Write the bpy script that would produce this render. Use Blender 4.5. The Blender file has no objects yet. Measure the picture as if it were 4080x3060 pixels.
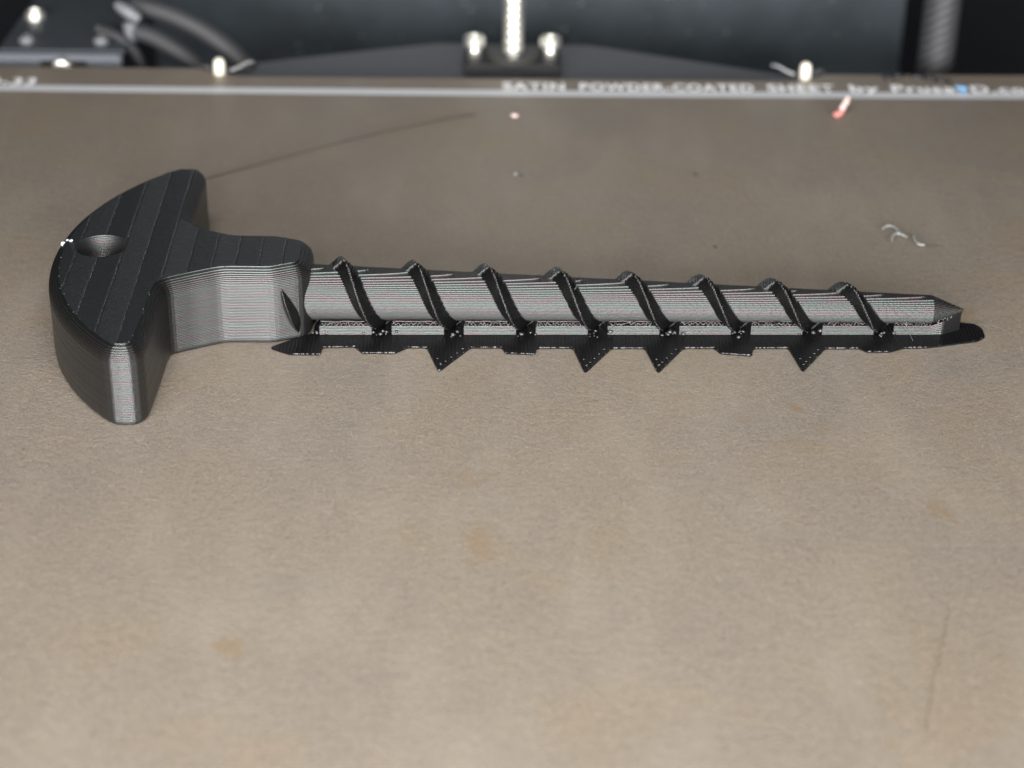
import bpy, bmesh, math, random
import numpy as np
from mathutils import Vector, Matrix
R = math.radians
S = 0.001                      # everything below is written in millimetres
random.seed(7); rng = np.random.default_rng(7)
scene = bpy.context.scene
C = scene.collection

# ------------------------------------------------------------------ camera
cam_d = bpy.data.cameras.new('camera'); cam = bpy.data.objects.new('camera', cam_d); C.objects.link(cam)
scene.camera = cam
f_px, pitch, yaw, roll = 7799.0, 0.4970, 0.005, 0.014
cx_, cy_, cz_ = 53.96, -309.55, 155.19
fw = Vector((math.sin(yaw)*math.cos(pitch), math.cos(yaw)*math.cos(pitch), -math.sin(pitch)))
rt = Vector((math.cos(yaw), -math.sin(yaw), 0)); up = rt.cross(fw)
r2 = rt*math.cos(roll)+up*math.sin(roll); u2 = -rt*math.sin(roll)+up*math.cos(roll)
M = Matrix((r2, u2, -fw)).transposed().to_4x4(); M.translation = Vector((cx_, cy_, cz_))*S
cam.matrix_world = M
cam_d.sensor_width = 36; cam_d.lens = 36*f_px/4080
cam_d.clip_start = 0.01; cam_d.clip_end = 10
cam_d.dof.use_dof = True; cam_d.dof.focus_distance = 0.327; cam_d.dof.aperture_fstop = 17.0
# ------------------------------------------------------------------ light
w = bpy.data.worlds.new('World'); scene.world = w; w.use_nodes = True
w.node_tree.nodes['Background'].inputs[0].default_value = (0.80, 0.90, 1.0, 1)
w.node_tree.nodes['Background'].inputs[1].default_value = 0.015
def area(name, loc, tgt, sx, sy, power, col):
    d = bpy.data.lights.new(name, 'AREA'); d.shape = 'RECTANGLE'; d.size = sx*S; d.size_y = sy*S
    d.energy = power; d.color = col
    o = bpy.data.objects.new(name, d); C.objects.link(o); o.location = Vector(loc)*S
    o.rotation_euler = (Vector(tgt)-Vector(loc)).to_track_quat('-Z', 'Y').to_euler(); return o
area('front_lamp', (45, -335, 185), (58, -25, 0), 150, 30, 0.35, (1.0, 0.965, 0.92))
bpy.data.lights['front_lamp'].spread = R(95)
area('overhead_panel', (28, -140, 250), (60, -60, 0), 160, 90, 0.74, (1.0, 0.965, 0.92))
area('doorway_light', (40, -600, 130), (50, 0, 0), 1100, 200, 21.0, (1.0, 0.98, 0.96))
vs = scene.view_settings; vs.view_transform = 'Standard'; vs.look = 'None'; vs.exposure = 0; vs.gamma = 1

# ------------------------------------------------------------------ material helpers
class NT:
    def __init__(s, name):
        s.m = bpy.data.materials.new(name); s.m.use_nodes = True; s.t = s.m.node_tree; s.b = s.t.nodes['Principled BSDF']
    def n(s, typ, **kw):
        n = s.t.nodes.new(typ)
        for k, v in kw.items():
            if k.startswith('i_'): n.inputs[k[2:].replace('_', ' ')].default_value = v
            else: setattr(n, k, v)
        return n
    def l(s, a, b): s.t.links.new(a, b)
    def math(s, op, a, b=0.0, c=0.0):
        n = s.n('ShaderNodeMath', operation=op)
        for i, v in enumerate((a, b, c)):
            if isinstance(v, (int, float)): n.inputs[i].default_value = v
            else: s.l(v, n.inputs[i])
        return n.outputs[0]
    def pos(s):
        g = s.n('ShaderNodeNewGeometry'); v = s.n('ShaderNodeVectorMath', operation='SCALE'); v.inputs['Scale'].default_value = 1000
        s.l(g.outputs['Position'], v.inputs[0]); return v.outputs[0]     # world position in mm
    def noise(s, p, scale, detail=2, rough=.5, dist=0):
        n = s.n('ShaderNodeTexNoise'); n.inputs['Scale'].default_value = scale; n.inputs['Detail'].default_value = detail
        n.inputs['Roughness'].default_value = rough; n.inputs['Distortion'].default_value = dist
        if p is not None: s.l(p, n.inputs['Vector'])
        return n.outputs['Fac']
    def ramp(s, fac, stops, interp='LINEAR'):
        n = s.n('ShaderNodeValToRGB'); cr = n.color_ramp; cr.interpolation = interp
        while len(cr.elements) < len(stops): cr.elements.new(.5)
        for e, (p, c) in zip(cr.elements, stops):
            e.position = p; e.color = (c, c, c, 1) if isinstance(c, (int, float)) else (*c, 1)
        s.l(fac, n.inputs[0]); return n.outputs[0]
    def mix(s, fac, a, b, blend='MIX'):
        n = s.n('ShaderNodeMix', data_type='RGBA', blend_type=blend)
        for sock, v in ((n.inputs[0], fac), (n.inputs[6], a), (n.inputs[7], b)):
            if isinstance(v, (int, float)): sock.default_value = v
            elif isinstance(v, tuple): sock.default_value = (*v, 1)
            else: s.l(v, sock)
        return n.outputs[2]
    def bump(s, h, dist_mm, strength=1.0):
        n = s.n('ShaderNodeBump'); n.inputs['Strength'].default_value = strength; n.inputs['Distance'].default_value = dist_mm*S
        s.l(h, n.inputs['Height']); s.l(n.outputs[0], s.b.inputs['Normal']); return n
    def set(s, **kw):
        for k, v in kw.items():
            k = k.replace('_', ' ')
            if isinstance(v, (int, float)): s.b.inputs[k].default_value = v
            elif isinstance(v, tuple): s.b.inputs[k].default_value = (*v, 1)
            else: s.l(v, s.b.inputs[k])
        return s
def simple(name, col, rough=.5, metal=0, spec=.5, var=.15, scale=.6):
    t = NT(name); p = t.pos(); n = t.noise(p, scale, 4)
    c = t.mix(n, tuple(x*(1-var) for x in col), tuple(min(1, x*(1+var)) for x in col))
    t.set(Base_Color=c, Roughness=rough, Metallic=metal); t.b.inputs['Specular IOR Level'].default_value = spec
    t.bump(t.noise(p, 3.0, 3), .02, .5)
    return t.m

# black printed plastic, sides (real layer ridges carry the sheen; pink and cyan moire sheen is painted into the specular tint)
def plastic(name, rough, spec, base=.003, moire=.0, bumpd=.01):
    t = NT(name); p = t.pos()
    sep = t.n('ShaderNodeSeparateXYZ'); t.l(p, sep.inputs[0])
    n1 = t.noise(p, .35, 3)
    c = t.mix(n1, (base*.8, base*.8, base*.85), (base*1.2, base*1.2, base*1.22))
    t.set(Base_Color=c, Roughness=rough); t.b.inputs['Specular IOR Level'].default_value = spec
    if moire:
        wz = t.math('ADD', t.math('MULTIPLY', sep.outputs[2], 2.6), t.math('MULTIPLY', t.noise(p, .16, 2), 9))
        s_ = t.math('ADD', t.math('MULTIPLY', t.math('SINE', wz), .5), .5)
        t.set(Specular_Tint=t.mix(s_, (1, 1-moire*.8, 1-moire*.5), (1-moire, 1, 1-moire*.15)))
    t.bump(t.noise(p, 2.2, 3), bumpd, .6)
    return t.m
M_side = plastic('black_filament_sides', .36, .95, moire=.10)
M_shaft = plastic('black_filament_shaft', .46, 1.0, moire=.13)
M_thread = plastic('black_filament_thread', .25, .65)
M_gloss = plastic('black_filament_glossy', .25, .35, base=.004, bumpd=.02)
M_sup = plastic('black_filament_support', .38, .7, moire=.13, bumpd=.04)
t = NT('black_filament_first_layer'); p = t.pos(); sep = t.n('ShaderNodeSeparateXYZ'); t.l(p, sep.inputs[0])
ln = t.math('SINE', t.math('MULTIPLY', t.math('ADD', sep.outputs[0], t.math('MULTIPLY', t.noise(p, .5, 2), .5)), 2*math.pi/.62))
t.set(Base_Color=(.004, .004, .0045), Roughness=t.math('ADD', .20, t.math('MULTIPLY', t.noise(p, .7, 3), .3))); t.b.inputs['Specular IOR Level'].default_value = .14
t.bump(t.math('ADD', ln, t.math('MULTIPLY', t.noise(p, 1.2, 3), 2.2)), .022, .7); M_brim = t.m
M_bead = plastic('black_filament_beads', .32, .8, base=.025)
# top skin: raster bands along y, each hatched with fine diagonal roads
t = NT('black_filament_top'); p = t.pos(); sep = t.n('ShaderNodeSeparateXYZ'); t.l(p, sep.inputs[0])
X, Y, Z = sep.outputs
xs = t.math('ADD', X, t.math('MULTIPLY', Y, .03))
band = t.math('DIVIDE', xs, 3.95); bi = t.math('FLOOR', band); bf = t.math('FRACT', band)
wn = t.n('ShaderNodeTexWhiteNoise', noise_dimensions='1D'); t.l(bi, wn.inputs['W'])
par = t.math('MULTIPLY', t.math('SUBTRACT', t.math('MODULO', t.math('ABSOLUTE', bi), 2), .5), 2)
hatch = t.math('SINE', t.math('MULTIPLY', t.math('ADD', t.math('MULTIPLY', Y, 1.0), t.math('MULTIPLY', t.math('MULTIPLY', X, par), .8)), 2*math.pi/.62))
edge = t.math('MINIMUM', bf, t.math('SUBTRACT', 1, bf))
seam = t.math('SMOOTH_MIN', t.math('MULTIPLY', edge, 14), 1, .3)
h = t.math('ADD', t.math('ADD', t.math('MULTIPLY', hatch, .22), seam), t.math('MULTIPLY', t.noise(p, .9, 4), 1.2))
t.set(Base_Color=(.008, .009, .010), Roughness=t.math('ADD', .38, t.math('MULTIPLY', wn.outputs[0], .04)))
t.b.inputs['Specular IOR Level'].default_value = .6
t.bump(h, .11, .9)
M_top = t.m

# bed sheet: satin powder coat, fine orange-peel grain, soft tan / grey mottling, residue stains
t = NT('satin_powder_coat'); p = t.pos()
fine = t.noise(p, 1.9, 3, .66, 1.1)
mid = t.noise(p, .55, 3, .6)
big = t.noise(p, .035, 4, .6, .6)
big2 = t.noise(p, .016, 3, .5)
sv = t.n('ShaderNodeVectorMath', operation='MULTIPLY'); t.l(p, sv.inputs[0]); sv.inputs[1].default_value = (1, .38, 1); refl_vec = sv.outputs[0]
base = t.ramp(big, [(.34, (0.153, 0.131, 0.108)), (.5, (0.166, 0.139, 0.111)), (.64, (0.170, 0.137, 0.101))])
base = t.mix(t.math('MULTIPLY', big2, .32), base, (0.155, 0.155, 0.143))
g = t.ramp(fine, [(.28, .70), (.47, .97), (.60, 1.07), (.72, 1.42)])
base = t.mix(1.0, base, g, 'MULTIPLY')
base = t.mix(1.0, base, t.ramp(t.noise(p, 4.3, 2, .6), [(.3, .84), (.55, 1.0), (.72, 1.34)]), 'MULTIPLY')
base = t.mix(1.0, base, t.ramp(mid, [(.25, .95), (.75, 1.05)]), 'MULTIPLY')
stains = [(83.8, -26.5, 1.9, 1.6, .30, 1), (101.8, -30.3, 1.5, 1.7, .8, 0), (49.0, -53.5, 3.2, 4.0, .45, 1), (51.0, -71.4, 2.6, 7.0, .5, 1),
          (17.8, -97.9, 2.4, 2.4, .75, 1), (119.4, -61.4, 2.6, 3.2, .6, 1), (101, -43.0, 4.5, 3.5, .28, 1), (93.0, -34.6, 1.6, 1.0, .35, 1),
          (105, -37, 3.0, 3.4, .22, 1), (14, -2, 8, 9, .0, 1), (136.5, 5, 2.6, 4, .5, 1), (58, -84, 6, 5, .15, 1)]
base = t.mix(t.math('MULTIPLY', t.ramp(t.noise(refl_vec, .075, 3, .55), [(.48, 0.), (.70, 1.)]), .42), base, (.200, .178, .148))  # soft pale reflection streaks painted into the sheet colour
nz = t.n('ShaderNodeTexNoise'); nz.inputs['Scale'].default_value = .45; nz.inputs['Detail'].default_value = 3; t.l(p, nz.inputs['Vector'])
for (sx, sy, rx, ry, op, rag) in stains:
    v = t.n('ShaderNodeVectorMath', operation='SUBTRACT'); t.l(p, v.inputs[0]); v.inputs[1].default_value = (sx, sy, 0)
    v2 = t.n('ShaderNodeVectorMath', operation='MULTIPLY'); t.l(v.outputs[0], v2.inputs[0]); v2.inputs[1].default_value = (1/rx, 1/ry, 0)
    ln = t.n('ShaderNodeVectorMath', operation='LENGTH'); t.l(v2.outputs[0], ln.inputs[0])
    d = t.math('ADD', ln.outputs['Value'], t.math('MULTIPLY', t.math('SUBTRACT', nz.outputs['Fac'], .5), 2.4*rag+.5))
    mk = t.math('MULTIPLY', t.ramp(d, [(.55, 1.0), (1.0, 0.0)]), op*.72)
    base = t.mix(mk, base, (0.152, 0.108, 0.059))
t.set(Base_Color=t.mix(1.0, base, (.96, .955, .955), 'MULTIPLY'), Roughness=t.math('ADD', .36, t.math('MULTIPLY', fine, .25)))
t.b.inputs['Specular IOR Level'].default_value = .45
t.bump(t.math('ADD', fine, t.math('MULTIPLY', mid, .8)), .30, .55)
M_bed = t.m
M_print = simple('pale_grey_print', (.46, .48, .51), .5, var=.06)
M_letter = simple('white_print', (.86, .88, .92), .5, var=.04)
M_edge = simple('sheet_steel_edge', (.18, .16, .13), .4, .6)
M_bedplate = simple('heatbed_dark', (.03, .03, .035), .5)
M_brkt = simple('dark_grey_plastic', (.075, .078, .09), .45)
M_nut = simple('black_nut_plastic', (.010, .010, .012), .5)
M_steel = simple('bright_steel', (.88, .86, .80), .45, 1.0)
M_steel2 = simple('dull_steel', (.22, .22, .23), .45, 1.0)
M_block = simple('dark_blue_grey_coat', (.035, .042, .050), .5)
M_blockf = simple('machined_grey_face', (.075, .084, .10), .5)
M_hook = simple('light_grey_plastic', (.09, .095, .105), .5)
M_ivory = simple('polished_pin', (.88, .83, .70), .35, .35)
t = NT('braided_sleeve'); p = t.n('ShaderNodeTexCoord').outputs['UV']
wv = t.n('ShaderNodeTexWave', wave_type='BANDS', bands_direction='DIAGONAL'); wv.inputs['Scale'].default_value = 1.15; wv.inputs['Distortion'].default_value = .6; t.l(p, wv.inputs['Vector'])
t.set(Base_Color=t.mix(wv.outputs['Fac'], (.005, .006, .008), (.034, .035, .039)), Roughness=.6); t.bump(wv.outputs['Fac'], .25, .5); M_braid = t.m
# powder coat of the rear panel; pale specks paint its sparkle into the colour
t = NT('textured_black_panel'); p = t.pos()
vo = t.n('ShaderNodeTexVoronoi'); vo.inputs['Scale'].default_value = .38; t.l(p, vo.inputs['Vector'])
sp = t.ramp(vo.outputs['Distance'], [(.06, 1.0), (.10, 0.0)])
sel = t.math('GREATER_THAN', t.n('ShaderNodeSeparateColor').outputs[0], .35)
sc = [n for n in t.t.nodes if n.type == 'SEPARATE_COLOR'][0]; t.l(vo.outputs['Color'], sc.inputs[0])
cl = t.noise(p, .05, 3)
col = t.mix(t.ramp(cl, [(.35, 0.), (.7, 1.)]), (.014, .021, .027), (.030, .042, .053))
col = t.mix(t.math('MULTIPLY', t.math('MULTIPLY', sp, sel), sc.outputs[2]), col, (.6, .64, .64))
t.set(Base_Color=col, Roughness=.44); t.b.inputs['Specular IOR Level'].default_value = .5; t.bump(t.noise(p, .7, 4), .3, .5); M_wall = t.m
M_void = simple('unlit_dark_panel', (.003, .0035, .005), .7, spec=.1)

# ------------------------------------------------------------------ object helpers
def props(o, label=None, cat=None, group=None, kind=None):
    for k, v in (('label', label), ('category', cat), ('group', group), ('kind', kind)):
        if v: o[k] = v
    return o
def thing(name, loc, label, cat, group=None):
    o = bpy.data.objects.new(name, None); C.objects.link(o); o.location = Vector(loc)*S; o.empty_display_size = .01
    return props(o, label, cat, group)
def link(name, me, mat, parent=None, origin=None):
    """mesh in absolute mm -> object; origin at parent or at given origin / own base"""
    if origin is None: origin = (0, 0, 0) if parent is None else None
    o = bpy.data.objects.new(name, me); C.objects.link(o)
    if mat is not None: me.materials.append(mat)
    base = Vector((0, 0, 0))
    q = parent; 
    while q is not None: base += q.location; q = q.parent
    if origin is None: off = Vector((0, 0, 0))
    else: off = Vector(origin)*S - base
    tot = base+off
    me.transform(Matrix.Translation(-tot) @ Matrix.Scale(S, 4))
    o.parent = parent; o.location = off
    return o
def npmesh(name, V, F, smooth=False):
    me = bpy.data.meshes.new(name); V = np.asarray(V, dtype=np.float32); F = np.asarray(F, dtype=np.int32)
    me.vertices.add(len(V)); me.vertices.foreach_set('co', V.ravel())
    k = F.shape[1]
    me.loops.add(F.size); me.loops.foreach_set('vertex_index', F.ravel())
    me.polygons.add(len(F)); me.polygons.foreach_set('loop_start', np.arange(0, F.size, k, dtype=np.int32))
    me.polygons.foreach_set('loop_total', np.full(len(F), k, dtype=np.int32))
    me.polygons.foreach_set('use_smooth', np.full(len(F), smooth, dtype=bool))
    me.update(calc_edges=True); me.validate(); return me
def bm_mesh(bm, name, smooth=False):
    me = bpy.data.meshes.new(name); bm.normal_update(); bm.to_mesh(me); bm.free()
    if smooth:
        for p in me.polygons: p.use_smooth = True
    return me
def b_box(bm, x0, x1, y0, y1, z0, z1, bev=0, rot=None):
    r = bmesh.ops.create_cube(bm, size=1); vs_ = r['verts']
    bmesh.ops.scale(bm, vec=(x1-x0, y1-y0, z1-z0), verts=vs_)
    if bev:
        es = list({e for v in vs_ for e in v.link_edges}); q = bmesh.ops.bevel(bm, geom=es, offset=bev, segments=2, affect='EDGES'); vs_ = list({v for f in q['faces'] for v in f.verts} | {v for v in vs_ if v.is_valid})
    if rot is not None: bmesh.ops.rotate(bm, cent=(0, 0, 0), matrix=rot, verts=vs_)
    bmesh.ops.translate(bm, vec=((x0+x1)/2, (y0+y1)/2, (z0+z1)/2), verts=vs_)
    return vs_
def b_lathe(bm, prof, cx, cy, n=24):
    rings = []
    for r_, z in prof:
        rings.append([bm.verts.new((cx+r_*math.cos(2*math.pi*i/n), cy+r_*math.sin(2*math.pi*i/n), z)) for i in range(n)])
    for a, b in zip(rings, rings[1:]):
        for i in range(n): bm.faces.new((a[i], a[(i+1) % n], b[(i+1) % n], b[i]))
    bm.faces.new(rings[-1]); bm.faces.new(rings[0][::-1])
def b_prism(bm, pts, z0, z1):
    a = [bm.verts.new((x, y, z0)) for x, y in pts]; b = [bm.verts.new((x, y, z1)) for x, y in pts]; n = len(pts)
    for i in range(n): bm.faces.new((a[i], a[(i+1) % n], b[(i+1) % n], b[i]))
    bm.faces.new(b); bm.faces.new(a[::-1])
def tube(pts, rad, name, n=10, uvlen=None, smooth=True):
    """swept tube; rad may be a list"""
    P = np.array(pts, float); T = np.gradient(P, axis=0); T /= np.linalg.norm(T, axis=1)[:, None]
    rad = np.broadcast_to(np.asarray(rad, float), (len(P),)); ref = np.array((0, .1, 1.)) if abs(T[0][2]) < .9 else np.array((0, 1., .1))
    V = []
    for i in range(len(P)):
        a = np.cross(T[i], ref); a /= np.linalg.norm(a); b = np.cross(T[i], a)
        for k in range(n):
            th = 2*math.pi*k/n; V.append(P[i]+rad[i]*(a*math.cos(th)+b*math.sin(th)))
    F = [(i*n+k, i*n+(k+1) % n, (i+1)*n+(k+1) % n, (i+1)*n+k) for i in range(len(P)-1) for k in range(n)]
    me = npmesh(name, V, F, smooth)
    uv = me.uv_layers.new(name='UV'); 
    for poly in me.polygons:
        for li in poly.loop_indices:
            vi = me.loops[li].vertex_index; k = vi % n; i = vi//n
            if k == 0 and any(me.loops[l2].vertex_index % n == n-1 for l2 in poly.loop_indices): k = n
            uv.data[li].uv = (-k/n*4, i/len(P)*(uvlen or 10))
    return me
def smoothpath(ctrl, n=24):
    P = [Vector(c) for c in ctrl]; P = [2*P[0]-P[1]]+P+[2*P[-1]-P[-2]]; out = []
    for i in range(1, len(P)-2):
        for k in range(n):
            u = k/n; a, b, c, d = P[i-1:i+3]
            out.append(.5*((2*b)+(c-a)*u+(2*a-5*b+4*c-d)*u*u+(3*b-a-3*c+d)*u**3))
    out.append(P[-2]); return [tuple(v) for v in out]
def blob_mesh(centers, sizes, name, jitter=.25, sub=1):
    bm = bmesh.new()
    for c, s_ in zip(centers, sizes):
        r = bmesh.ops.create_icosphere(bm, subdivisions=sub, radius=1)
        for v in r['verts']:
            k = 1+random.uniform(-jitter, jitter); v.co = Vector((c[0]+v.co.x*s_[0]*k, c[1]+v.co.y*s_[1]*k, c[2]+v.co.z*s_[2]*k))
    return bm_mesh(bm, name, True)

# ================================================================== the setting
props(link('back_panel', (lambda bm: (b_box(bm, -48, 168, 236, 240, -260, 160), bm_mesh(bm, 'back_panel'))[1])(bmesh.new()), M_wall), kind='structure')
props(link('gap_shade_panel', (lambda bm: (b_box(bm, -300, 400, 330, 334, -300, 160), bm_mesh(bm, 'gap_shade_panel'))[1])(bmesh.new()), M_void), kind='structure')  # near-black panel stands in for the deep shade beside the back panel
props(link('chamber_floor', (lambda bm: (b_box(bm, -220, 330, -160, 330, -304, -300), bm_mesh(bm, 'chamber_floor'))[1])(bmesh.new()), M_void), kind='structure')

# ================================================================== the build plate
SL = .012
def yl(x, y): return y+SL*(x-13)
plate = thing('build_plate', (55, 0, 0), 'brown satin powder coated steel sheet with white lettering along its rear edge', 'build plate')
bm = bmesh.new()
out = [(-110, yl(-110, -150)), (235, yl(235, -150)), (235, yl(235, 131.2)), (129, 131.5), (124.5, 127.6), (121, 127.0), (118, 126.6), (-7, 125.2), (-10.5, 125.8), (-15, 128.0), (-19, 130.4), (-110, yl(-110, 131.2))]
b_prism(bm, out, -.8, 0)
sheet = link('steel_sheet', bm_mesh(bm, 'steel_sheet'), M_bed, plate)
bm = bmesh.new(); b_prism(bm, [(-108, -148), (233, -148), (233, 129), (122, 124), (-9, 123), (-108, 128)], -5.5, -.805)
link('heatbed', bm_mesh(bm, 'heatbed'), M_bedplate, plate)
bm = bmesh.new(); xs_ = np.linspace(-105, 230, 60)
yc = lambda x: 115.9+.012*(x-13)+.00006*(x-55)**2-.1
bm = bmesh.new(); prev = None
for x in xs_:
    a = bm.verts.new((x, yc(x)-2.0, .03)); b = bm.verts.new((x, yc(x)+2.0, .03))
    if prev: bm.faces.new((prev[0], a, b, prev[1]))
    prev = (a, b)
link('border_line', bm_mesh(bm, 'border_line'), M_print, plate)
def word(txt, x0, x1, y, hgt, parent):
    cu = bpy.data.curves.new('txt', 'FONT'); cu.body = txt; cu.size = 1; cu.offset = .025; cu.space_character = 1.12
    o = bpy.data.objects.new('txt', cu); C.objects.link(o)
    dg = bpy.context.evaluated_depsgraph_get(); me = bpy.data.meshes.new_from_object(o.evaluated_get(dg))
    bpy.data.objects.remove(o); 
    co = np.array([v.co[:] for v in me.vertices]); mn = co[:, 0].min(); mx = co[:, 0].max()
    cap = .72; sx = (x1-x0)/(mx-mn)
    for v in me.vertices: v.co = ((v.co.x-mn)*sx+x0, y+SL*((v.co.x-mn)*sx)+v.co.y/cap*hgt, .06)
    me.name = 'lettering'
    link('lettering', me, M_letter, parent)
for txt, a, b in (('SATIN', 53.0, 67.3), ('POWDER-COATED', 70.8, 111.0), ('SHEET', 114.3, 129.8), ('by', 133.4, 140.2), ('Prusa3D.com', 143.2, 179.0)):
    word(txt, a, b, yc(a)+2.3, 4.6, plate)
word('(0-33', -67.5, -54.6, yc(-60)+1.9, 4.6, plate)

# ================================================================== the printed stake
H = 13.8; LH = .3
stake = thing('printed_ground_stake', (55, -2, 0), 'black 3D printed ground screw with a crescent T handle lying on the brown sheet', '3D print')
pts = []
for i in range(41):
    y = -36.4+71.4*i/40 ; yy = y+1.0
    pts.append((29.9-math.sqrt(53.9**2-yy*yy), y))
pts = pts[::-1]                # far -> near along the outer arc
near = [(-9.0, -38.2), (-7.7, -39.0), (-6.2, -39.2), (-4.6, -39.0), (-3.4, -38.1), (-2.7, -36.4), (-2.6, -28), (-2.6, -18.0), (-2.4, -14.8), (1.5, -12.5), (6.3, -10.0), (14.3, -10.0), (19.3, -7.7), (20.6, -5.8)]
far = [(20.6, 2.2), (19.0, 4.5), (14.3, 6.4), (6.3, 6.5), (1.5, 8.8), (-1.9, 12.0), (-2.6, 15.3), (-2.6, 25), (-2.7, 34.8), (-3.9, 36.7), (-8.1, 36.6)]
ctrl = pts+near+far
def chaikin(P, it=2, k=.14):
    P = [np.array(p) for p in P]
    for _ in range(it):
        Q = []
        for a, b in zip(P, P[1:]+P[:1]):
            L = np.linalg.norm(b-a); kk = min(k, .7/L if L > 0 else k)
            Q += [a+(b-a)*kk, b-(b-a)*kk]
        P = Q
    return np.array(P)
def resample(P, step):
    Q = [];
    for a, b in zip(P, np.roll(P, -1, 0)):
        L = np.linalg.norm(b-a); n = max(1, int(round(L/step)))
        if L < 1e-4: continue
        for k in range(n): Q.append(a+(b-a)*k/n)
    return np.array(Q)
OUT = resample(chaikin(ctrl), .8)
def normals_out(P):
    a = np.roll(P, 1, 0); b = np.roll(P, -1, 0); T = b-a; T /= np.linalg.norm(T, axis=1)[:, None]
    Nn = np.stack([T[:, 1], -T[:, 0]], 1)      # right-hand of direction
    for _ in range(1): Nn = (np.roll(Nn, 1, 0)+2*Nn+np.roll(Nn, -1, 0)); Nn /= np.linalg.norm(Nn, axis=1)[:, None]
    return Nn
def signed_area(P): return .5*np.sum(P[:, 0]*np.roll(P[:, 1], -1)-np.roll(P[:, 0], -1)*P[:, 1])
if signed_area(OUT) < 0: OUT = OUT[::-1].copy()
NOUT = normals_out(OUT)
def rows(h, fil_top, fil_bot, g=.026):
    res = []; nl = int(round(h/LH)); lh = h/nl
    for k in range(nl):
        zm = (k+.5)*lh; ins = 0
        if fil_top and zm > h-fil_top: d = zm-(h-fil_top); ins = fil_top-math.sqrt(max(0, fil_top**2-d*d))
        if fil_bot and zm < fil_bot: d = fil_bot-zm; ins = max(ins, .9*(fil_bot-math.sqrt(max(0, fil_bot**2-d*d))))
        for tt, dd in ((0.01, 1), (.15, .45), (.36, .08), (.64, .08), (.85, .45), (.99, 1)): res.append(((k+tt)*lh, ins+g*dd))
    return res
def ring_wall(P, Nn, rws, closed=True, flip=False, wob=.0):
    V = []; n = len(P)
    for z, ins in rws:
        q = P-Nn*ins; V.append(np.column_stack([q, np.full(n, z)]))
    if wob:
        nl = len(rws)//6
        for k in range(nl):
            d = rng.normal(0, wob)
            for j in range(6): V[k*6+j][:, :2] += Nn*d
    V = np.concatenate(V); F = []
    m = n if closed else n-1; i = np.arange(m); j = (i+1) % n
    for r in range(len(rws)-1):
        a = r*n; b = (r+1)*n; q = np.stack([a+i, a+j, b+j, b+i], 1); F.append(q[:, ::-1] if flip else q)
    return V, np.concatenate(F)
RW = rows(H, 2.8, 1.1)
# split index: near concave (-1.9,-14.8) and far concave (-1.9,12)
ia = int(np.argmin(np.linalg.norm(OUT-np.array((-2.1, -15.6)), axis=1))); ib = int(np.argmin(np.linalg.norm(OUT-np.array((-2.1, 12.8)), axis=1)))
def arc_idx(a, b):
    n = len(OUT); return np.array([(a+k) % n for k in range(((b-a) % n)+1)])
neck_i = arc_idx(ia, ib); hand_i = arc_idx(ib, ia)
if OUT[neck_i][:, 0].max() < 10: neck_i, hand_i = hand_i, neck_i
HC = np.array((-15.9, -.5)); th = np.linspace(0, 2*math.pi, 73)[:-1]
CIR = np.stack([np.cos(th), np.sin(th)], 1)
def cap(loops, z, name, up=True):
    bm = bmesh.new()
    for L in loops:
        v = [bm.verts.new((x, y, z)) for x, y in L]; [bm.edges.new((v[i], v[(i+1) % len(v)])) for i in range(len(v))]
    bmesh.ops.triangle_fill(bm, use_beauty=True, edges=bm.edges[:], normal=(0, 0, 1))
    bmesh.ops.recalc_face_normals(bm, faces=bm.faces[:])
    for f in bm.faces:
        if (f.normal.z > 0) != up: f.normal_flip()
    return bm_mesh(bm, name)
zt, it_ = RW[-1]
Vw, Fw = ring_wall(OUT, NOUT, RW, wob=.012)
n_ = len(OUT)
def sub(V, F, idxset):
    a = set(idxset.tolist()); col = F % n_
    keep = np.array([c0 in a and c1 in a for c0, c1 in zip(col[:, 0], col[:, 1])])
    # drop the chord edge
    return F[keep]
def joinmesh(parts, name):
    bm = bmesh.new()
    for me in parts: bm.from_mesh(me)
    return bm_mesh(bm, name)
handle = link('handle', npmesh('handle', Vw, sub(Vw, Fw, hand_i)), M_side, stake)
neck = link('neck', npmesh('neck', Vw, sub(Vw, Fw, neck_i)), M_side, stake)
top_ring = OUT-NOUT*it_
hr = [(z, -(1.0-math.sqrt(max(0, 1-max(0, z-(H-1.0))**2)))) for z, _ in RW]
wallr = 4.25
holeV = []; nz_ = len(RW)
hv = []
for ri_, (z, i0) in enumerate(RW):
    zm = (ri_//6+.5)*LH; d = max(0, zm-(H-.6)); e = .6-math.sqrt(max(0, .36-d*d))
    hv.append(np.column_stack([HC+CIR*(wallr+e+.04*(1, .42, .05, .05, .42, 1)[ri_ % 6]), np.full(72, z)]))
rtop = np.linalg.norm(hv[-1][0][:2]-HC)
hv = np.concatenate(hv); i = np.arange(72); j = (i+1) % 72
hF = np.concatenate([np.stack([r*72+j, r*72+i, (r+1)*72+i, (r+1)*72+j], 1) for r in range(nz_-1)])
link('lanyard_hole', npmesh('lanyard_hole', hv, hF), M_shaft, handle)
me = joinmesh([cap([top_ring[hand_i], HC+CIR*rtop], zt, 'a'), cap([(OUT-NOUT*RW[0][1])[hand_i], HC+CIR*(wallr+.03)], RW[0][0], 'b', False)], 'top_skin')
link('top_skin', me, M_top, handle)
me = joinmesh([cap([top_ring[neck_i]], zt, 'a'), cap([(OUT-NOUT*RW[0][1])[neck_i]], RW[0][0], 'b', False)], 'top_skin')
link('top_skin', me, M_top, neck)
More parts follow.
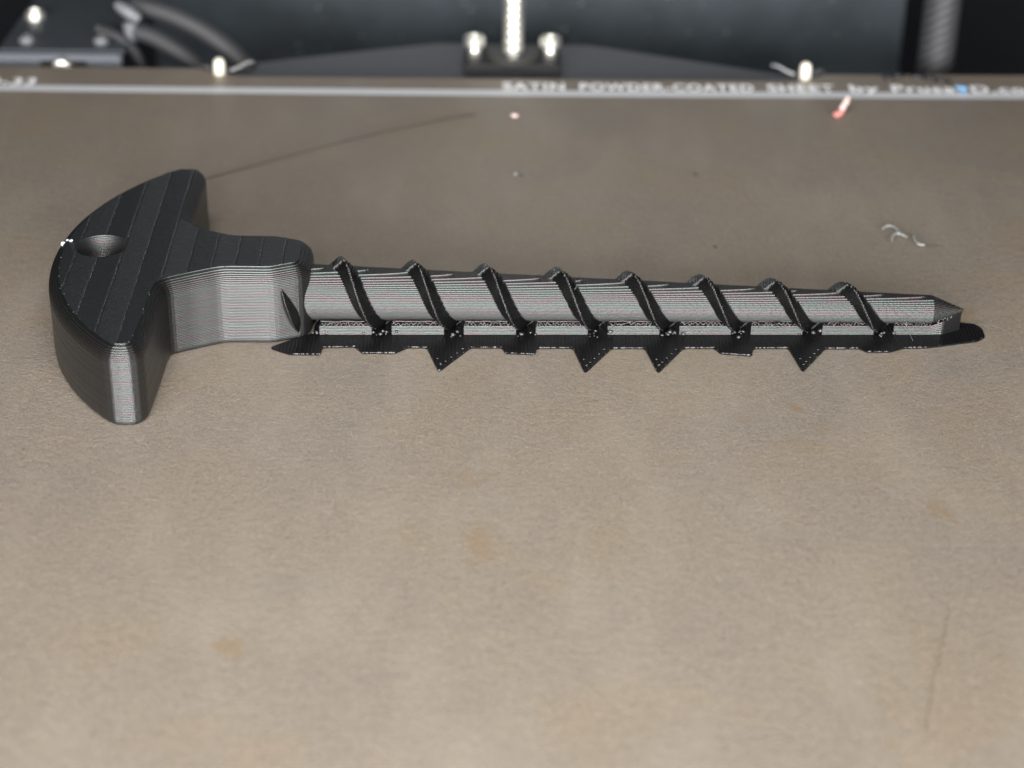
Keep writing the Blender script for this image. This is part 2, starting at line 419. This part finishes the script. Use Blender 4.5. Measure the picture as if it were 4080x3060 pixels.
# turning points of the top raster: rows of tiny raised dots
cen, siz = [], []
for bnd in range(-6, 6):
    xb = bnd*3.95
    for yy in np.arange(-36, 36, .62):
        x = xb-.03*yy+random.gauss(0, .05)
        # inside the plateau?
        inside = False; a = top_ring; b = np.roll(a, -1, 0)
        cond = ((a[:, 1] > yy) != (b[:, 1] > yy)); xi = a[:, 0]+(yy-a[:, 1])/(b[:, 1]-a[:, 1]+1e-12)*(b[:, 0]-a[:, 0]); inside = (np.sum(cond & (x < xi)) % 2) == 1
        if inside and math.hypot(x-HC[0], yy-HC[1]) > 5.3 and random.random() < .75:
            s_ = random.uniform(.05, .10); cen.append((x, yy, zt)); siz.append((s_, s_*1.3, s_*.7))
for _ in range(45):            # little curls along the plateau rim
    k = random.randrange(len(top_ring)); 
    if top_ring[k][1] > 2: continue
    c_ = top_ring[k]+rng.normal(0, .15, 2); s_ = random.uniform(.05, .11); cen.append((c_[0], c_[1], zt)); siz.append((s_*1.5, s_, s_*.8))
props(link('seam_dots', blob_mesh(cen, siz, 'seam_dots'), M_bead, handle), kind='stuff')

# ---- shaft and thread, printed lying down: every 0.3 mm layer is its own flat slab
AX0, AX1 = 19.5, 134.6
def za(x): return 6.45+(4.35-6.45)*(x-AX0)/(AX1-AX0)
ya = -2.5
def r0(x):
    r_ = 4.75+(2.35-4.75)*(x-AX0)/(129-AX0)
    return np.where(x > 128.6, np.maximum(0.05, (2.36)*(1-(x-128.6)/(134.6-128.6))), r_)
PITCH = 12.5; XT = 26.3
def crest(x): return (1.75+1.3*np.clip((21.0-x)/1.6, 0, 1))*np.clip((x-14.6)/1, 0, 1)*np.clip((122.6-x)/2.2, 0, 1)
xg = np.arange(15.0, 134.61, .2); zl = np.arange(.12, 13.0, LH)
def halfw(x, z, side):
    """half width of the section at height z on the camera (side=+1) or rear (-1) side"""
    yy = np.linspace(0, 8.6, 235)[None, :]; dz = (z-za(x))[:, None]; xx = x[:, None]
    rho = np.sqrt(yy**2+dz**2); phi = side*np.degrees(np.arctan2(yy, dz+1e-9))
    u = (xx-XT-PITCH*phi/360)/PITCH; u = (u-np.round(u))*PITCH
    prof = np.clip(1-np.abs(u)/1.65, 0, 1); prof = np.minimum(prof**.95, .94)
    RR = r0(x)[:, None]+crest(xx)*prof
    ins = rho < RR
    idx = ins.shape[1]-1-np.argmax(ins[:, ::-1], axis=1); any_ = ins.any(axis=1)
    Y_ = np.where(any_, yy[0][idx], -1.0)
    core = np.sqrt(np.maximum(0, r0(x)**2-(z-za(x))**2))
    return Y_, Y_ > core+.12
prof5 = [(0.005, .026), (.17, .012), (.38, .002), (.62, .002), (.83, .012), (.995, .026)]
VF, VB, TH = [], [], []
nx = len(xg)
for z in zl:
    zm = np.full(nx, z+LH/2)
    f, tf = halfw(xg, zm, 1); b, tb = halfw(xg, zm, -1)
    # little printing irregularities on thread flanks and steep overhangs
    wob = rng.normal(0, .010)
    for tt, dd in prof5:
        ff = np.where(f < 0, 0, np.maximum(0, f-(dd-wob)*np.where(tf, .2, 1))); bb = np.where(b < 0, 0, np.maximum(0, b-(dd-wob)*np.where(tb, .2, 1)))
        dead = (f < 0) & (b < 0)
        VF.append((ff, bb, dead, tf, tb, np.full(nx, z+tt*LH)))
zup = np.array([v[5] for v in VF]); dead = np.array([v[2] for v in VF])
# clamp dead cells to the local top / bottom of the section
alive = ~dead; first = alive.argmax(0); last = len(VF)-1-alive[::-1].argmax(0)
zc = np.array([np.clip(np.arange(len(VF)), first[c], last[c]) for c in range(nx)]).T
Zr = np.take_along_axis(zup, zc, 0)
A = np.array([np.where(v[2], 0, v[0]) for v in VF]); B = np.array([np.where(v[2], 0, v[1]) for v in VF])
TFm = np.array([v[3] for v in VF]); TBm = np.array([v[4] for v in VF])
X_ = np.broadcast_to(xg, A.shape)
Vf = np.stack([X_, ya-A, Zr], -1).reshape(-1, 3); Vb = np.stack([X_, ya+B, Zr], -1).reshape(-1, 3)
nr = len(VF); r_, c_ = np.meshgrid(np.arange(nr-1), np.arange(nx-1), indexing='ij'); r_ = r_.ravel(); c_ = c_.ravel()
q = np.stack([r_*nx+c_, r_*nx+c_+1, (r_+1)*nx+c_+1, (r_+1)*nx+c_], 1)
def area_ok(V, F):
    a = V[F[:, 2]]-V[F[:, 0]]; b = V[F[:, 3]]-V[F[:, 1]]; return np.linalg.norm(np.cross(a, b), axis=1) > 1e-6
okc = alive.any(0)[c_] & alive.any(0)[c_+1]
okf = area_ok(Vf, q) & okc; okb = area_ok(Vb, q) & okc
thf = (TFm.reshape(-1)[q].sum(1) >= 2); thb = (TBm.reshape(-1)[q].sum(1) >= 2)
def compact(V, F):
    u, inv = np.unique(F.ravel(), return_inverse=True); return V[u], inv.reshape(F.shape)
def two(name, fs, bs, mat, sm=False):
    V1, F1 = compact(Vf, fs); V2, F2 = compact(Vb, bs[:, ::-1])
    return link(name, npmesh(name, np.concatenate([V1, V2]), np.concatenate([F1, F2+len(V1)]), sm), mat, stake)
two('shaft', q[okf & ~thf], q[okb & ~thb], M_shaft)
two('thread', q[okf & thf], q[okb & thb], M_thread, True)

# ---- raft / brim under the screw, 0.3 mm thick, with its pointed support feet
front = [(13.9, -11.9), (17.6, -14.2), (22.7, -14.1), (22.9, -11.5), (28.4, -11.1), (29.8, -13.4), (35.3, -13.3), (37.5, -11.1), (40.7, -11.1)]
feet = [(40.7, -11.1), (42.9, -19.4), (43.3, -19.4), (48.3, -10.9), (53.6, -10.8), (54.2, -12.8), (59.2, -13.2), (59.8, -10.8), (65.8, -10.6), (67.5, -19.2), (67.9, -19.2), (72.5, -10.6),
        (78.2, -10.4), (79.8, -18.9), (80.2, -18.9), (84.9, -10.2), (90.2, -10.0), (91.1, -12.0), (96.4, -12.7), (97.0, -9.9), (103, -9.7), (104.3, -17.9), (104.7, -17.9), (109.4, -9.7),
        (115.4, -9.5), (116.4, -10.8), (120.4, -10.7), (122.9, -9.2), (127.1, -8.9), (136.5, -6.2), (138.1, -4.6), (138.2, -1.6), (137.4, .2), (133, 1.2)]
back = [(122, 2.8), (100, 3.6), (70, 4.3), (40, 5.0), (24, 5.2), (21, 3.0), (20.8, -6.2), (17.5, -8.6)]
outl = front+feet[1:]+back
def soften(P, k=.3):
    Q = []; n = len(P)
    for i_ in range(n):
        p0, p1, p2 = np.array(P[i_-1]), np.array(P[i_]), np.array(P[(i_+1) % n])
        for q_ in (p0, p2):
            L = np.linalg.norm(q_-p1); Q.append(p1+(q_-p1)/L*min(k, L*.4))
    return [tuple(q_) for q_ in Q]
loops = [soften(soften(outl), .12)]; HOLES = []
tabs = [((40.7, -11.1), (43.1, -19.4), (48.3, -10.9)), ((65.8, -10.6), (67.7, -19.2), (72.5, -10.6)), ((78.2, -10.4), (80.0, -18.9), (84.9, -10.2)), ((103, -9.7), (104.5, -17.9), (109.4, -9.7))]
for A_, T_, B_ in tabs:
    A_, T_, B_ = map(np.array, (A_, T_, B_)); mid_ = (A_+B_)/2; inn = (mid_-T_)/np.linalg.norm(mid_-T_)
    for base_, fr, ln_, wd in ([(B_, f_, .32, .20) for f_ in (.16, .34, .52, .70, .84)]+[(A_, .78, .70, .24), (A_, .55, .26, .16)]):
        c_ = base_+(T_-base_)*fr; d_ = (T_-base_)/np.linalg.norm(T_-base_); nrm = np.array((-d_[1], d_[0])); nrm = nrm if nrm@(mid_-c_) > 0 else -nrm
        c_ = c_+nrm*.70+rng.normal(0, .05, 2); HOLES.append(c_)
        loops.append([tuple(c_-d_*ln_-nrm*wd*.4), tuple(c_+d_*ln_-nrm*wd*.4), tuple(c_+d_*ln_*.5+nrm*wd), tuple(c_-d_*ln_*.7+nrm*wd)])
topm = cap(loops, .34, 'brim_top')
bm = bmesh.new(); bm.from_mesh(topm)
for L_ in loops:
    a_ = [bm.verts.new((x, y, .34)) for x, y in L_]; b_ = [bm.verts.new((x, y, .01)) for x, y in L_]; n = len(a_)
    for i_ in range(n): bm.faces.new((a_[i_], a_[(i_+1) % n], b_[(i_+1) % n], b_[i_]))
bmesh.ops.remove_doubles(bm, verts=bm.verts[:], dist=1e-4)
brim = link('brim', bm_mesh(bm, 'brim'), M_brim, stake)
# beads and stringy glints along the edge of the brim and at the feet
cen, siz = [], []
seg = front+feet[1:-2]
for (ax, ay), (bx, by) in zip(seg, seg[1:]):
    L = math.hypot(bx-ax, by-ay); flat = abs(by-ay) < 1.0
    k = int(L/(.32 if flat else 1.5))
    for m in range(k):
        if random.random() < (.25 if flat else .5): continue
        u = (m+.5)/max(1, k); s_ = random.uniform(.08, .20) if flat else random.uniform(.05, .09)
        off = .05
        cen.append((ax+(bx-ax)*u, ay+(by-ay)*u+off, .34+(-.05 if flat else 0))); siz.append((s_*(2.2 if flat else 1.3), s_*.8, s_))
for c_ in HOLES: cen.append((c_[0]+.05, c_[1]+.22, .36)); siz.append((.26, .09, .08))
props(link('edge_beads', blob_mesh(cen, siz, 'edge_beads'), M_bead, brim), kind='stuff')
# ---- support walls between the thread turns
def sup_y(x): return -7.15+(-4.35+7.15)*(x-21)/(129-21)
gaps = [20.1+PITCH*k for k in range(9)]
def wall_mesh(x0, x1, tip=False):
    V, F = [], []; n = max(4, int((x1-x0)/.35)); xs2 = np.linspace(x0, x1, n)
    rws = []
    nl = 6
    for k in range(nl):
        for tt, dd in ((.01, .04), (.16, .018), (.4, 0), (.6, 0), (.84, .018), (.99, .04)): rws.append((.34+(k+tt)*.29, dd))
    hts = 1+ (np.clip((xs2-128.5)/4.5, 0, 1)*1.0 if tip else 0*xs2)
    for z, d in rws:
        for i_, x in enumerate(xs2):
            bend = max(0, x-130.5) if tip else 0
            V.append((x, sup_y(x)+d+bend*.55, .34+(z-.34)*hts[i_]))
    for i_, x in enumerate(xs2):   # go back over the top
        bend = max(0, x-130.5) if tip else 0
        V.append((x, sup_y(x)+1.5+bend*.3, .34+1.74*hts[i_]+.02))
    rr = len(rws)+1
    for r in range(rr-1):
        for i_ in range(n-1): F.append((r*n+i_, r*n+i_+1, (r+1)*n+i_+1, (r+1)*n+i_))
    return npmesh('support_wall', V, F)
for k in range(9):
    x0 = gaps[k]+1.9; x1 = gaps[k]+PITCH-1.6
    tip = k == 8
    if tip: x1 = 134.0
    sw = link('support_wall', wall_mesh(x0, x1, tip), M_sup, stake)
    # zig-zag crest of crossing strands
    P = []; m = int((x1-x0)/random.uniform(.55, .8))
    for i_ in range(m*2+1):
        x = x0+(x1-x0)*min(1, max(0, (i_+random.uniform(-.4, .4))/(m*2))); up_ = max(0, min(1, (x-128.5)/4.5))*1.0*1.74 if tip else 0
        bend = max(0, x-130.5)*.5 if tip else 0
        P.append((x, sup_y(x)+.18+bend+(.42 if i_ % 2 else 0)+random.gauss(0, .14), 2.12+up_+(.42 if i_ % 2 else 0)+random.gauss(0, .12)))
    link('zigzag_strand', tube(P, .17, 'zigzag_strand', 6, smooth=True), M_sup, sw)
    P = [(x, sup_y(x)+.75+(max(0, x-130.5)*.4 if tip else 0)+random.gauss(0, .05), 2.62+(max(0, min(1, (x-128.5)/4.5))*1.7 if tip else 0)+random.gauss(0, .05)) for x in np.linspace(x0+.2, x1-.2, m)]
    link('top_strand', tube(P, .14, 'top_strand', 6, smooth=True), M_sup, sw)
# melted blobs where the thread meets the support
cen, siz = [], []
for k in range(9):
    gx = gaps[k]
    for _ in range(random.randint(4, 9)):
        x = gx+random.gauss(0, 1.2); s_ = random.uniform(.12, .45)
        cen.append((x, sup_y(x)-random.uniform(-.2, 1.0), random.uniform(.4, 1.3))); siz.append((s_*1.2, s_, s_*.8))
props(link('melted_blobs', blob_mesh(cen, siz, 'melted_blobs', .35), M_bead, stake), kind='stuff')
# crumbs of plastic on the crests of the thread
cen, siz = [], []
for k in range(9):
    for ph in np.arange(-20, 165, 2.6):
        if k == 8 and ph > 150: continue
        if random.random() < .35: continue
        x = XT-PITCH+PITCH*k+PITCH*ph/360
        if x < 20.5 and ph < 60: continue
        if x > 121.5 or x < 20.5: continue
        rr = float(r0(np.array(x)))+float(crest(np.array(x)))*.93; a = math.radians(ph); s_ = random.uniform(.05, .12)
        y = ya-rr*math.sin(a); z = za(x)+rr*math.cos(a)
        if z < .3: continue
        cen.append((x+random.gauss(0, .08), y, z)); siz.append((s_*1.1, s_*.9, s_*.9))
props(link('crest_crumbs', blob_mesh(cen, siz, 'crest_crumbs'), M_bead, bpy.data.objects['thread']), kind='stuff')
# loose strings
for ctrl_ in ([(137.4, .0, .35), (139.5, -1.0, .9), (141.5, -2.0, .5), (143.2, -2.9, .08)],
              [(102.2, -7.2, 3.3), (101, -7.9, 3.2), (99.6, -7.4, 3.6), (98.2, -6.8, 3.1)],
              [(67.6, -3.4, 10.0), (66.6, -5.4, 9.6), (65.4, -6.0, 8.6)],
              [(125.0, -7.0, .5), (123.6, -6.5, 3.5), (124.0, -5.6, 4.6)]):
    link('loose_string', tube(smoothpath(ctrl_, 8), .05, 'loose_string', 5), M_bead, stake)

# ================================================================== small litter on the sheet
def litter(name, label, cat, cen, siz, mat, jit=.35, group=None):
    me = blob_mesh(cen, siz, name, jit, 2); c0 = cen[0]
    o = link(name, me, mat, None, (c0[0], c0[1], 0)); return props(o, label, cat, group)
M_white = simple('translucent_white_plastic', (.16, .165, .155), .35, var=.1)
M_pale = simple('bright_white_plastic', (.5, .52, .55), .3)
M_red = simple('red_white_plastic', (.45, .17, .15), .35, var=.3); M_pink = simple('pale_pink_plastic', (.55, .42, .40), .35, var=.2)
M_blue = simple('blue_plastic', (.16, .34, .56), .35); M_dark = simple('dark_dust', (.04, .035, .03), .6)
M_hair = simple('brown_hair', (.05, .038, .03), .5)
litter('filament_tuft', 'tiny white fuzzy plastic tuft stuck at the left rim of the handle beside the hole', 'plastic scrap',
       [(-22.4+random.gauss(0, .35), 1.2+random.gauss(0, .6), 13.2+random.gauss(0, .25)) for _ in range(12)], [(random.uniform(.12, .38),)*3 for _ in range(12)], M_pale)
o = litter('filament_scrap', 'small red and pale pink plastic scrap on the sheet below the rear line', 'plastic scrap', [(127.9, 103.6, .6), (128.6, 104.2, .9)], [(1.1, .9, .6), (.9, .8, .5)], M_red)
litter('filament_scrap', 'pale pink curl standing on the back of the red plastic scrap', 'plastic scrap', [(129.2, 105.4, 1.6), (129.9, 106.2, 2.4), (130.4, 107.0, 3.0)], [(.8, .7, .8), (.7, .6, .8), (.5, .5, .6)], M_pink)
litter('filament_scrap', 'faint pinkish speck near the middle of the sheet behind the screw', 'plastic scrap', [(55.8, 101.3, .3)], [(.9, .9, .4)], M_pink)
litter('filament_scrap', 'blue plastic scrap on the white lettering near the right corner', 'plastic scrap', [(159.0, 121.0, 1.0), (159.3, 119.0, .6)], [(1.3, 1.0, .3), (.7, 1.4, .2)], M_blue)
litter('filament_scrap', 'black plastic scrap across the rear edge of the sheet above the lettering', 'plastic scrap', [(143.5, 129, .5), (146, 129.5, .7), (150.5, 129.3, .6), (153.5, 127.8, .5), (156, 126.6, .4)], [(1.3, 1.8, .7), (1.4, .8, .5), (1.6, .8, .6), (1.8, .9, .5), (1.8, .8, .4)], M_nut)
litter('filament_scrap', 'tiny whitish grain behind the middle of the screw', 'plastic scrap', [(56.0, 67.4, .3)], [(.45, .5, .35)], M_white)
litter('dust_grain', 'dark dust grain beside the tiny whitish grain behind the screw', 'dust grain', [(57.1, 66.8, .12)], [(.35, .5, .15)], M_dark)
litter('dust_grain', 'dark round dust grain behind the right half of the screw, far up the sheet', 'dust grain', [(93.3, 68.1, .2)], [(.4, .5, .25)], M_dark)
litter('dust_grain', 'dark dust grain just behind the right half of the screw', 'dust grain', [(94.1, 32.3, .15)], [(.3, .35, .2)], M_dark)
wf = thing('clear_film_scrap', (130.5, 39.0, 0), 'clear whitish plastic curls lying on the sheet behind the screw tip', 'plastic scrap')
from math import sin, cos
for ctrl_ in ([(127.6, 41.4, .2), (128.8, 42.4, .5), (130.0, 41.6, .6), (130.6, 39.6, .5), (129.6, 38.4, .6), (128.8, 36.8, .6), (128.4, 34.8, .2)],
              [(129.2, 38.8, .4), (130.6, 38.6, .5), (131.8, 37.6, .3)],
              [(133.4, 38.4, .3), (133.0, 36.6, .5), (133.4, 34.2, .4), (134.6, 34.0, .3)]):
    link('curl', tube(smoothpath(ctrl_, 8), [.22+.13*abs(sin(i*.7)) for i in range((len(ctrl_)-1)*8+1)], 'curl', 6), M_white, wf)
bm = bmesh.new(); 
me = tube(smoothpath([(134.6, 34.0, .12), (136.2, 33.4, .2), (138.0, 33.5, .1)], 8), .13, 'hair_strand', 5); props(link('hair_strand', me, M_dark, None, (135, 34, 0)), 'short dark strand beside the clear curls behind the screw tip', 'strand')
me = tube(smoothpath([(-9.5, 61.0, .2), (4, 70.5, .9), (20, 82, 1.4), (34, 92.5, 1.0), (47, 101.5, .3)], 10), .14, 'hair_strand', 6)
props(link('hair_strand', me, M_hair, None, (-7, 63, 0)), 'long thin brown strand running from behind the handle towards the rear line', 'strand')
me = tube(smoothpath([(115.8, -87, .06), (113, -96, .08), (110.6, -103, .08), (107.5, -114, .06)], 10), .03, 'hair_strand', 5)
props(link('hair_strand', me, M_hair, None, (113, -96, 0)), 'very fine brown hair on the sheet towards the lower right corner', 'strand')
for k in range(14):   # scattered white flecks
    x = random.uniform(-5, 120); y = random.uniform(-110, -15) if k % 4 else random.uniform(10, 60)
    s_ = random.uniform(.04, .09)
    props(link('dust_fleck', blob_mesh([(x, y, .05)], [(s_*random.uniform(1, 2), s_, s_*.7)], 'dust_fleck', .3), M_white, None, (x, y, 0)), 'tiny bright dust fleck lying on the brown sheet', 'dust fleck', 'bright dust flecks on the sheet')

# ================================================================== hardware behind the sheet
# pins with their wire springs
for (x, y, lab, dr) in ((-13.2, 127.2, 'short polished locating pin in the left rear notch of the sheet', 1), (124.0, 129.3, 'short polished locating pin in the right rear notch of the sheet', -1)):
    pn = thing('locating_pin', (x, y, -.8), lab, 'pin', 'locating pins at the rear edge of the sheet')
    bm = bmesh.new(); b_lathe(bm, [(1.35, -3), (1.35, 2.6), (1.1, 3.3), (.6, 3.7), (.05, 3.8)], x, y, 20)
    link('pin_body', bm_mesh(bm, 'pin_body', True), M_ivory, pn)
    link('spring_wire', tube(smoothpath([(x+dr*2.2, y+1.2, .3), (x+dr*4.2, y+2.2, .8), (x+dr*6.2, y+3.4, 1.6), (x+dr*7.4, y+4.0, 1.5)], 6), .62, 'spring_wire', 8), M_steel2, pn)
    link('spring_wire', tube(smoothpath([(x-dr*2.0, y+1.2, .4), (x-dr*3.4, y+2.0, 1.0), (x-dr*4.6, y+2.6, .6)], 6), .45, 'spring_wire', 8), M_steel2, pn)
# rear bracket plate, nut and lead screw
bk = thing('rear_bracket', (55, 148, -12), 'wide dark grey trapezoid bracket plate behind the sheet under the lead screw', 'bracket')
bm = bmesh.new(); b_prism(bm, [(-40, 118), (150, 118), (146, 140), (118, 150), (100, 158), (74.5, 170), (36, 170), (6, 158), (-14, 150), (-34, 140)], -10, -6.2)
bmesh.ops.bevel(bm, geom=bm.edges[:], offset=.8, segments=2, affect='EDGES')
link('bracket_plate', bm_mesh(bm, 'bracket_plate'), M_brkt, bk)
nb = thing('lead_screw_nut', (55.2, 150, -6.2), 'black nut block with two bright bolts standing around the lead screw', 'nut')
bm = bmesh.new(); b_box(bm, 43.2, 67.2, 143.5, 157, -6.19, -2.9, .9); link('nut_flange', bm_mesh(bm, 'nut_flange'), M_nut, nb)
bm = bmesh.new(); b_lathe(bm, [(6.6, -2.9), (6.6, -1.7), (6.2, -1.4), (4.3, -1.4)], 55.4, 150, 28); link('nut_collar', bm_mesh(bm, 'nut_collar'), simple('worn_black_collar', (.03, .03, .028), .4), nb)
for x in (46.0, 64.4):
    b = bmesh.new(); b_lathe(b, [(1.5, -2.9), (1.5, 1.6)], x, 147.5, 16)
    bo = link('bolt', bm_mesh(b, 'bolt', True), M_steel, nb)
    b = bmesh.new(); b_lathe(b, [(2.5, .8), (2.6, 1.2), (2.6, 2.6), (2.2, 3.1), (1.2, 3.15), (1.1, 2.2), (.05, 2.2)], x, 147.5, 20)
    link('bolt_head', bm_mesh(b, 'bolt_head', False), M_steel, bo)
# lead screw with rolled thread
V, F = [], []; n = 24; nzs = 420
for i_ in range(nzs):
    z = -40+i_*.42
    for k in range(n):
        a = 2*math.pi*k/n; u = (z/2.0-a/(2*math.pi)) % 1; rr = 2.45+.14*min(1, max(0, 2.2*abs(2*u-1)-.5))
        V.append((55.4+rr*math.cos(a), 150+rr*math.sin(a), z))
for i_ in range(nzs-1):
    for k in range(n): F.append((i_*n+k, i_*n+(k+1) % n, (i_+1)*n+(k+1) % n, (i_+1)*n+k))
props(link('lead_screw', npmesh('lead_screw', V, F, True), M_steel, None, (55.4, 150, -40)), 'bright upright threaded lead screw rising behind the middle of the sheet', 'lead screw')

# left carriage block
bl = thing('carriage_block', (-65, 150, -4), 'dark blue grey carriage block with pale front face behind the left corner', 'carriage block')
def prism_xyz(bot, top, name):
    bm = bmesh.new(); a = [bm.verts.new(p_) for p_ in bot]; b = [bm.verts.new(p_) for p_ in top]; n = len(a)
    for i_ in range(n): bm.faces.new((a[i_], a[(i_+1) % n], b[(i_+1) % n], b[i_]))
    bm.faces.new(b); bm.faces.new(a[::-1]); bmesh.ops.recalc_face_normals(bm, faces=bm.faces[:])
    bmesh.ops.bevel(bm, geom=bm.edges[:], offset=.35, segments=2, affect='EDGES')
    return bm_mesh(bm, name)
TOPP = [(-68.5, 141.5), (-38.2, 141.5), (-37.4, 155), (-36.2, 176), (-34.5, 200), (-68.5, 200), (-68.5, 165), (-68.5, 150)]
link('top_plate', prism_xyz([(x, y, -1.1) for x, y in TOPP], [(x, y, .2) for x, y in TOPP], 'top_plate'), M_block, bl)
bm = bmesh.new(); b_box(bm, -70, -38.4, 138.6, 141.4, -8, 0.0, .4); link('front_face', bm_mesh(bm, 'front_face'), M_blockf, bl)
def block_bolt(x, y, z, r_, h_, axis='z', mat=M_steel, par=bl):
    b = bmesh.new(); b_lathe(b, [(r_, 0), (r_, h_*.5), (r_*.85, h_*.9), (r_*.5, h_), (r_*.42, h_*.55), (.02, h_*.55)], 0, 0, 18)
    if axis == 'y': bmesh.ops.rotate(b, cent=(0, 0, 0), matrix=Matrix.Rotation(R(90), 3, 'X'), verts=b.verts[:])
    bmesh.ops.translate(b, vec=(x, y, z), verts=b.verts[:])
    link('bolt', bm_mesh(b, 'bolt', False), mat, par)
block_bolt(-64.6, 166.0, .2, 2.4, 2.0); block_bolt(-39.6, 166.5, .2, 2.4, 2.0, mat=M_steel2)
block_bolt(-62.6, 147.5, .2, 1.9, 1.6, mat=M_hook); block_bolt(-44.6, 147.5, .2, 1.9, 1.6, mat=M_hook)
block_bolt(-52.2, 137.6, -2.6, 2.4, 1.8, 'y')
bm = bmesh.new(); b_box(bm, -57.5, -46.5, 137.8, 138.5, -6, -1.2, .3); link('recess_shade', bm_mesh(bm, 'recess_shade'), M_nut, bl)  # raised black plate stands in for the shade of a recess
# light grey cable clip
hk = thing('cable_clip', (-34, 150, -4), 'pale grey bent cable clip pointing down between the block and the braided cables', 'clip')
link('upper_arm', tube([(-41.2, 152, 8.6), (-39.8, 151.6, 7.8), (-37.4, 151.2, 6.2), (-35.6, 151, 5.0)], [.9, 1.5, 1.8, 1.3], 'upper_arm', 10), M_hook, hk)
link('lower_arm', tube([(-37.9, 150.6, 4.4), (-37.8, 150.4, 2.6), (-38.0, 150.2, 0.2), (-38.3, 150, -2.6)], [1.9, 1.8, 1.4, .7], 'lower_arm', 10), M_hook, hk)
# braided cables
for k, (ctrl_, r_, lab) in enumerate((([(-38, 158, 6.6), (-33, 156.5, 6.0), (-27, 155, 4.4), (-20, 153.5, 1.2), (-13.5, 151.5, -3.2), (-9, 149.5, -8), (-6, 148, -13)], 2.5, 'upper braided cable sleeve arching down behind the left of the sheet'),
                        ([(-38, 151.5, 2.2), (-33, 150, 1.4), (-28, 148.5, -.8), (-23, 147, -4.0), (-18, 146, -8.6), (-15, 145, -13)], 2.3, 'lower braided cable sleeve arching down behind the left of the sheet'),
                        ([(-46, 152, 2.4), (-40.5, 149, 1.2), (-36.6, 147.5, -2.2), (-34.6, 146.5, -7)], 1.3, 'short thin dark cable curving down beside the carriage block'))):
    props(link('braided_cable', tube(smoothpath(ctrl_, 12), r_, 'braided_cable', 16, 26), M_braid, None, ctrl_[2]), lab, 'cable', 'cables behind the left of the sheet')
props(link('braided_cable', tube([(159.4+.004*z, 152, z) for z in np.linspace(-60, 60, 40)], 4.5, 'braided_cable', 24, 30), M_braid, None, (159.4, 152, -60)), 'thick upright braided cable sleeve behind the right corner of the sheet', 'cable')

scene.render.engine = 'CYCLES'
